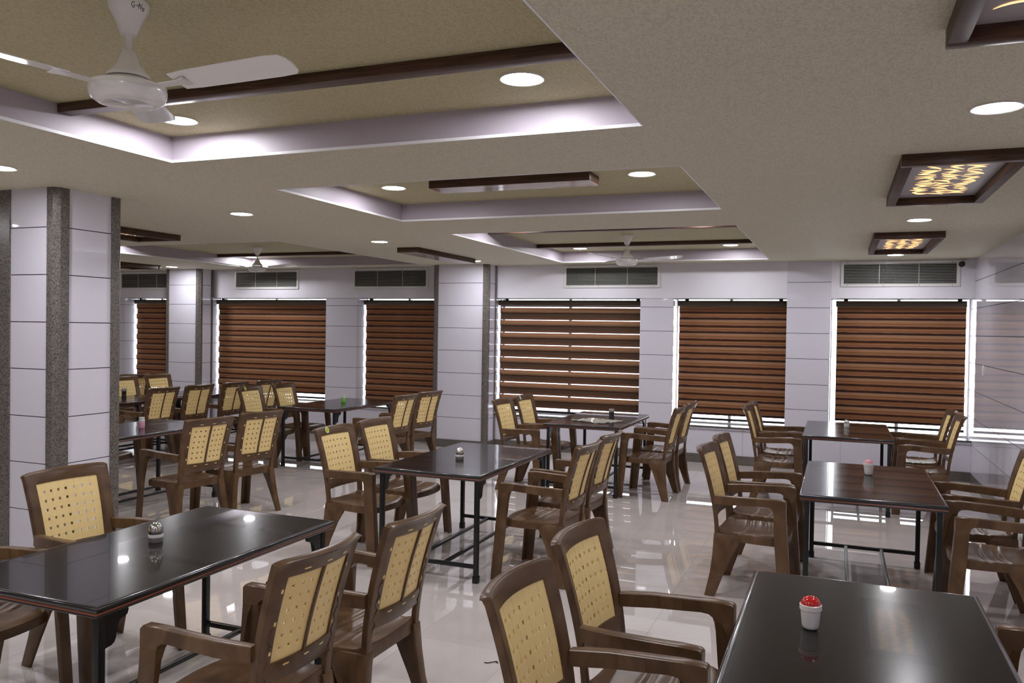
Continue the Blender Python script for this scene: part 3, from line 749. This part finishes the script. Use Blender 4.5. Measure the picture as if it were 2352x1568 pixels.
    # arms and legs -----------------------------------------------------
    for s in (-1, 1):
        bm = bmesh.new(); secs = []
        for x, zl, zh, yi, yo in ((-.215, .612, .668, .205, .243), (-.17, .614, .671, .213, .256), (-.08, .620, .676, .229, .274), (.04, .628, .680, .234, .281), (.12, .634, .683, .236, .284), (.150, .631, .6845, .2365, .2845), (.166, .620, .685, .237, .285), (.172, .604, .685, .237, .285), (.240, .604, .683, .237, .286), (.2495, .604, .674, .237, .286)):
            secs.append([(x, s*yi, zl), (x, s*yo, zl), (x, s*yo, zh-.004), (x, s*(yo-.006), zh), (x, s*(yi+.006), zh), (x, s*yi, zh-.004)])
        loft(bm, secs); build(bm, 'armrest', M['plastic'], root, smooth=True)
        bm = bmesh.new(); secs = []
        for z, xf, xb, yo, yi in ((.606, .2492, .1722, .2858, .2372), (.56, .252, .175, .2862, .2365), (.42, .262, .182, .288, .236), (.2, .279, .202, .291, .239), (0, .294, .222, .294, .243)):
            tk = .0475 if z > .6 else .03 if z > .5 else .014
            secs.append([(xf, s*yo, z), (xf, s*yi, z), (xf-tk, s*yi, z), (xf-tk, s*(yo-tk), z), (xb, s*(yo-tk), z), (xb, s*yo, z)])
        loft(bm, secs); build(bm, 'leg', M['plastic'], root, bevel=.003, seg=2)
        bm = bmesh.new(); secs = []
        for z, xr, xf, yo, yi in ((.415, -.216, -.030, .224, .166), (.36, -.217, -.045, .233, .178), (.28, -.219, -.090, .243, .189), (.15, -.232, -.142, .257, .205), (0, -.262, -.194, .275, .227)):
            tk = .015
            secs.append([(xr, s*yo, z), (xr, s*yi, z), (xr+tk, s*yi, z), (xr+tk, s*(yo-tk), z), (xf, s*(yo-tk), z), (xf, s*yo, z)])
        loft(bm, secs); build(bm, 'leg', M['plastic'], root, bevel=.003, seg=2)
    return root
def sticker(chair, u=-.25, z=.943, pale=False):
    bm = bmesh.new()
    c = bpt(u, z, -.0006); e1 = (bpt(u+.02, z)-bpt(u-.02, z)).normalized(); e2 = (bpt(u, z+.01)-bpt(u, z-.01)).normalized(); n = e1.cross(e2)
    def disc(r, h, mi):
        R = [[c+n*hh+(e1*math.cos(2*math.pi*i/20)+e2*math.sin(2*math.pi*i/20))*r for i in range(20)] for hh in (-.003, h)]
        loft(bm, R, mi=mi)
    disc(.026, .0008, 1); disc(.0225, .0012, 0)
    for dz, w_ in ((.006, .012), (0, .020), (-.006, .014)):
        p = [c+n*.0012+e1*a+e2*(dz+b) for a, b in ((-w_/2, -.0014), (w_/2, -.0014), (w_/2, .0014), (-w_/2, .0014))]
        loft(bm, [p, [q+n*.0003 for q in p]], mi=2)
    o = build(bm, 'sticker', [M['stick'] if not pale else M['frost'], M['stick_rim'], M['stick_ink']], chair)
    o['label'] = 'round yellow sticker on the top rail' if not pale else 'round pale sticker on the top rail'
TN_ = ['the table at near left', 'the table at the picture centre', 'the red-topped shaker table', 'the pink-topped shaker table', 'the table before the right corner blind',
       'the table with clear film', 'the green shaker table', 'the pink shaker table by the column', 'the dark jar table far left', 'the farthest back left table']
# (table, side, rank, back-top centre x, y, extra turn in degrees)
CH = [(0, 'l', 'n', -3.90, 2.50, 0), (0, 'l', 'f', -3.87, 3.22, -5), (0, 'r', 'n', -1.74, 2.48, -2), (0, 'r', 'f', -1.68, 3.10, -1),
      (1, 'l', 'n', -3.68, 5.48, -3), (1, 'l', 'f', -3.67, 6.08, -3), (1, 'r', 'n', -1.63, 5.53, -3), (1, 'r', 'f', -1.63, 6.16, -3),
      (2, 'l', 'n', -.93, 2.46, -3), (2, 'l', 'f', -.93, 3.13, -5), (2, 'r', 'f', 1.12, 3.24, 0),
      (3, 'l', 'n', -.82, 5.82, -4), (3, 'l', 'f', -.80, 6.42, -3), (3, 'r', 'n', 1.215, 5.76, 0), (3, 'r', 'f', 1.22, 6.50, 0),
      (4, 'l', 'n', -.88, 9.08, 0), (4, 'l', 'f', -.87, 9.70, 0), (4, 'r', 'n', 1.11, 9.10, 0), (4, 'r', 'f', 1.10, 9.72, 0),
      (5, 'l', 'n', -3.48, 8.49, -3), (5, 'l', 'f', -3.46, 9.11, -3), (5, 'r', 'n', -1.55, 8.67, -2), (5, 'r', 'f', -1.53, 9.28, -2),
      (6, 'l', 'n', -7.0, 8.50, 3), (6, 'l', 'f', -6.97, 9.15, 2), (6, 'r', 'n', -4.72, 8.47, -5), (6, 'r', 'f', -4.71, 9.06, -10),
      (7, 'l', 'n', -7.3, 5.45, 0), (7, 'l', 'f', -7.25, 6.15, 0), (7, 'r', 'n', -4.94, 5.48, -11), (7, 'r', 'f', -4.91, 6.12, -12),
      (9, 'l', 'n', -9.74, 9.05, 0), (8, 'r', 'n', -7.74, 7.79, -3), (8, 'r', 'f', -7.73, 8.39, -3),
      (9, 'l', 'f', -9.78, 9.73, -4), (9, 'r', 'n', -7.70, 9.04, -3), (9, 'r', 'f', -7.62, 9.66, -6)]
chair0 = make_chair(); first = True; STK = []
for tb, side, rk, x, y, dev in CH:
    a = math.radians(dev) + (0 if side == 'l' else math.pi)
    ox, oy = x + .30*math.cos(a), y + .30*math.sin(a)
    lab = 'brown cream-backed armchair, %s on the %s of %s' % ('nearer' if rk == 'n' else 'farther', 'left' if side == 'l' else 'right', TN_[tb])
    if first: chair0.location = (ox, oy, 0); chair0.rotation_euler = (0, 0, a); chair0['label'] = lab; c = chair0; first = False
    else: c = dup(chair0, (ox, oy, 0), a, lab)
    if (tb, side, rk) in ((1, 'l', 'n'), (6, 'l', 'n'), (5, 'l', 'f')): STK.append((c, tb == 5))
# one more chair back shows over the far left pair
a = math.pi+math.radians(-20)
dup(chair0, (-10.09+.3*math.cos(a), 9.58+.3*math.sin(a)-.0, 0), a, 'brown armchair farthest left, its top rail just above two cream chair backs')
for c, pale in STK: sticker(c, pale=pale)
# ---------------------------------------------------------------- things on the tables
def shaker(kind, x, y, label, cat='shaker'):
    t = thing('spice_shaker', label, cat, (x, y, .7503))
    if kind == 'steel':
        bm = bmesh.new(); lathe(bm, [(0, 0), (.031, 0), (.032, .003), (.032, .022), (.0315, .0225)], 28); build(bm, 'base', M['gun_lid'], t, smooth=True)
        bm = bmesh.new(); lathe(bm, [(.0315, .0225), (.0335, .024), (.0335, .036), (.0315, .0375)], 28); build(bm, 'band', M['band'], t, smooth=True)
        bm = bmesh.new(); lathe(bm, [(.0315, .0375), (.0322, .045), (.0318, .058), (.029, .072), (.022, .084), (.011, .091), (0, .093)], 28); d = build(bm, 'dome_lid', M['chrome'], t, smooth=True)
        bm = bmesh.new()
        for i in range(7):
            a = i*1.047; r = .016 if i < 6 else 0; z = .0884 if i < 6 else .0932
            bmesh.ops.create_icosphere(bm, subdivisions=1, radius=.0016, matrix=Matrix.Translation((r*math.cos(a), r*math.sin(a), z)))
        build(bm, 'hole_shade_dots', M['dark'], d)  # dark beads stand in for the shade in the pierced holes
    elif kind in ('red', 'pink'):
        bm = bmesh.new(); lathe(bm, [(0, 0), (.018, 0), (.024, .003), (.028, .012), (.033, .062), (.0335, .066)], 28); build(bm, 'cup', M['white_pl'], t, smooth=True)
        bm = bmesh.new(); lathe(bm, [(.0335, .066), (.0365, .067), (.0365, .083), (.033, .085)], 28); build(bm, 'collar', M['white_pl'], t, smooth=True)
        bm = bmesh.new(); lathe(bm, [(.033, .085), (.031, .094), (.025, .103), (.014, .110), (0, .112)], 28); d = build(bm, 'dome_lid', M['red_pl'] if kind == 'red' else M['pink_pl'], t, smooth=True)
        bm = bmesh.new()
        for i in range(6):
            a = i*1.047; bmesh.ops.create_icosphere(bm, subdivisions=1, radius=.0017, matrix=Matrix.Translation((.013*math.cos(a), .013*math.sin(a), .1103)))
        build(bm, 'hole_shade_dots', M['dark'], d)  # hole shade set on the lid as dark beads here too
    elif kind == 'clear':
        bm = bmesh.new(); lathe(bm, [(0, 0), (.026, 0), (.028, .004), (.028, .04), (.026, .043)], 24); build(bm, 'cup', M['frost'], t, smooth=True)
        bm = bmesh.new(); lathe(bm, [(.026, .043), (.029, .045), (.029, .055), (.026, .057), (.024, .07), (.016, .082), (0, .086)], 24); build(bm, 'dome_lid', M['chrome'], t, smooth=True)
    elif kind == 'jar':
        bm = bmesh.new(); lathe(bm, [(0, 0), (.030, 0), (.031, .004), (.029, .012), (.029, .070), (.031, .078), (.030, .082)], 24); build(bm, 'body', M['gun'], t, smooth=True)
        bm = bmesh.new(); lathe(bm, [(.030, .082), (.032, .083), (.032, .112), (.030, .116), (0, .116)], 24); build(bm, 'lid', M['gun_lid'], t, smooth=True)
    else:
        c = M['green_pl'] if kind == 'green' else M['pinkb']
        bm = bmesh.new(); lathe(bm, [(0, 0), (.027, 0), (.029, .003), (.029, .062), (.0285, .064)], 24); build(bm, 'body', c, t, smooth=True)
        bm = bmesh.new(); lathe(bm, [(.0285, .064), (.029, .066), (.028, .078), (.024, .084)], 24); build(bm, 'shoulder', M['frost'], t, smooth=True)
        bm = bmesh.new(); lathe(bm, [(.024, .084), (.026, .085), (.026, .103), (.024, .105), (0, .105)], 24); build(bm, 'cap', M['white_pl'] if kind == 'pinkb' else M['frost'], t, smooth=True)
shaker('steel', -2.92, 2.90, 'steel domed shaker on the black table at near left')
shaker('steel', -2.69, 5.69, 'steel domed shaker on the dark table at the picture centre')
shaker('red', -.07, 2.98, 'white cup-shaped shaker with a glossy red domed lid')
shaker('pink', .22, 6.41, 'white cup-shaped shaker with a pink domed lid')
shaker('clear', .10, 9.55, 'small clear shaker with steel lid before the corner blind')
shaker('jar', -2.38, 9.05, 'dark metal jar with grey lid before the half-open blind', 'jar')
shaker('green', -6.07, 9.22, 'bright green shaker with clear cap on a dark table', 'shaker')
shaker('pinkb', -6.21, 5.98, 'pink shaker with white cap beside the near column')
shaker('jar', -8.98, 8.34, 'dark metal jar beside the near column edge, far left table', 'jar')
# crinkled clear film lying on the table by the half-open blind
bm = bmesh.new(); n, m_ = 34, 20; V = []
c0, c1, c2, c3 = Vector((-2.74, 8.66)), Vector((-2.34, 8.52)), Vector((-2.18, 8.88)), Vector((-2.60, 9.00))
for i in range(n+1):
    row = []
    for j in range(m_+1):
        s, t = i/n, j/m_
        p = (c0*(1-s)+c1*s)*(1-t)+(c3*(1-s)+c2*s)*t
        w = Vector((p.x*14, p.y*14, 3.1))
        edge = min(s, 1-s, t, 1-t)
        q = .012*noise.noise(Vector((s*9+t*5, s*2, 7)))*(1 if edge < .15 else .4)
        z = .7515+max(0, .007+.011*noise.noise(w)+.007*noise.noise(w*2.3)+.004*noise.noise(w*5))
        row.append(bm.verts.new((p.x+q, p.y+q*.7, z)))
    V.append(row)
for i in range(n):
    for j in range(m_): bm.faces.new((V[i][j], V[i+1][j], V[i+1][j+1], V[i][j+1]))
tag(build(bm, 'plastic_film', M['film']), 'crinkled sheet of clear plastic film on the table before the half-open blind', 'plastic sheet')
# a scrap of dark thread on the floor in the foreground
bm = bmesh.new(); P = [(-1.70, 3.935, .002), (-1.68, 3.93, .004), (-1.665, 3.95, .003), (-1.64, 3.965, .006), (-1.63, 3.955, .003), (-1.65, 3.96, .007)]
for p, q in zip(P[:-1], P[1:]):
    d = (Vector(q)-Vector(p)).normalized(); s = d.cross(Vector((0, 0, 1)))*.0018; u = Vector((0, 0, .0018))
    loft(bm, [[Vector(p)-s-u, Vector(p)+s-u, Vector(p)+s+u, Vector(p)-s+u], [Vector(q)-s-u, Vector(q)+s-u, Vector(q)+s+u, Vector(q)-s+u]])
tag(build(bm, 'thread_scrap', M['gun']), 'scrap of dark thread on the pale floor in the foreground aisle', 'thread')
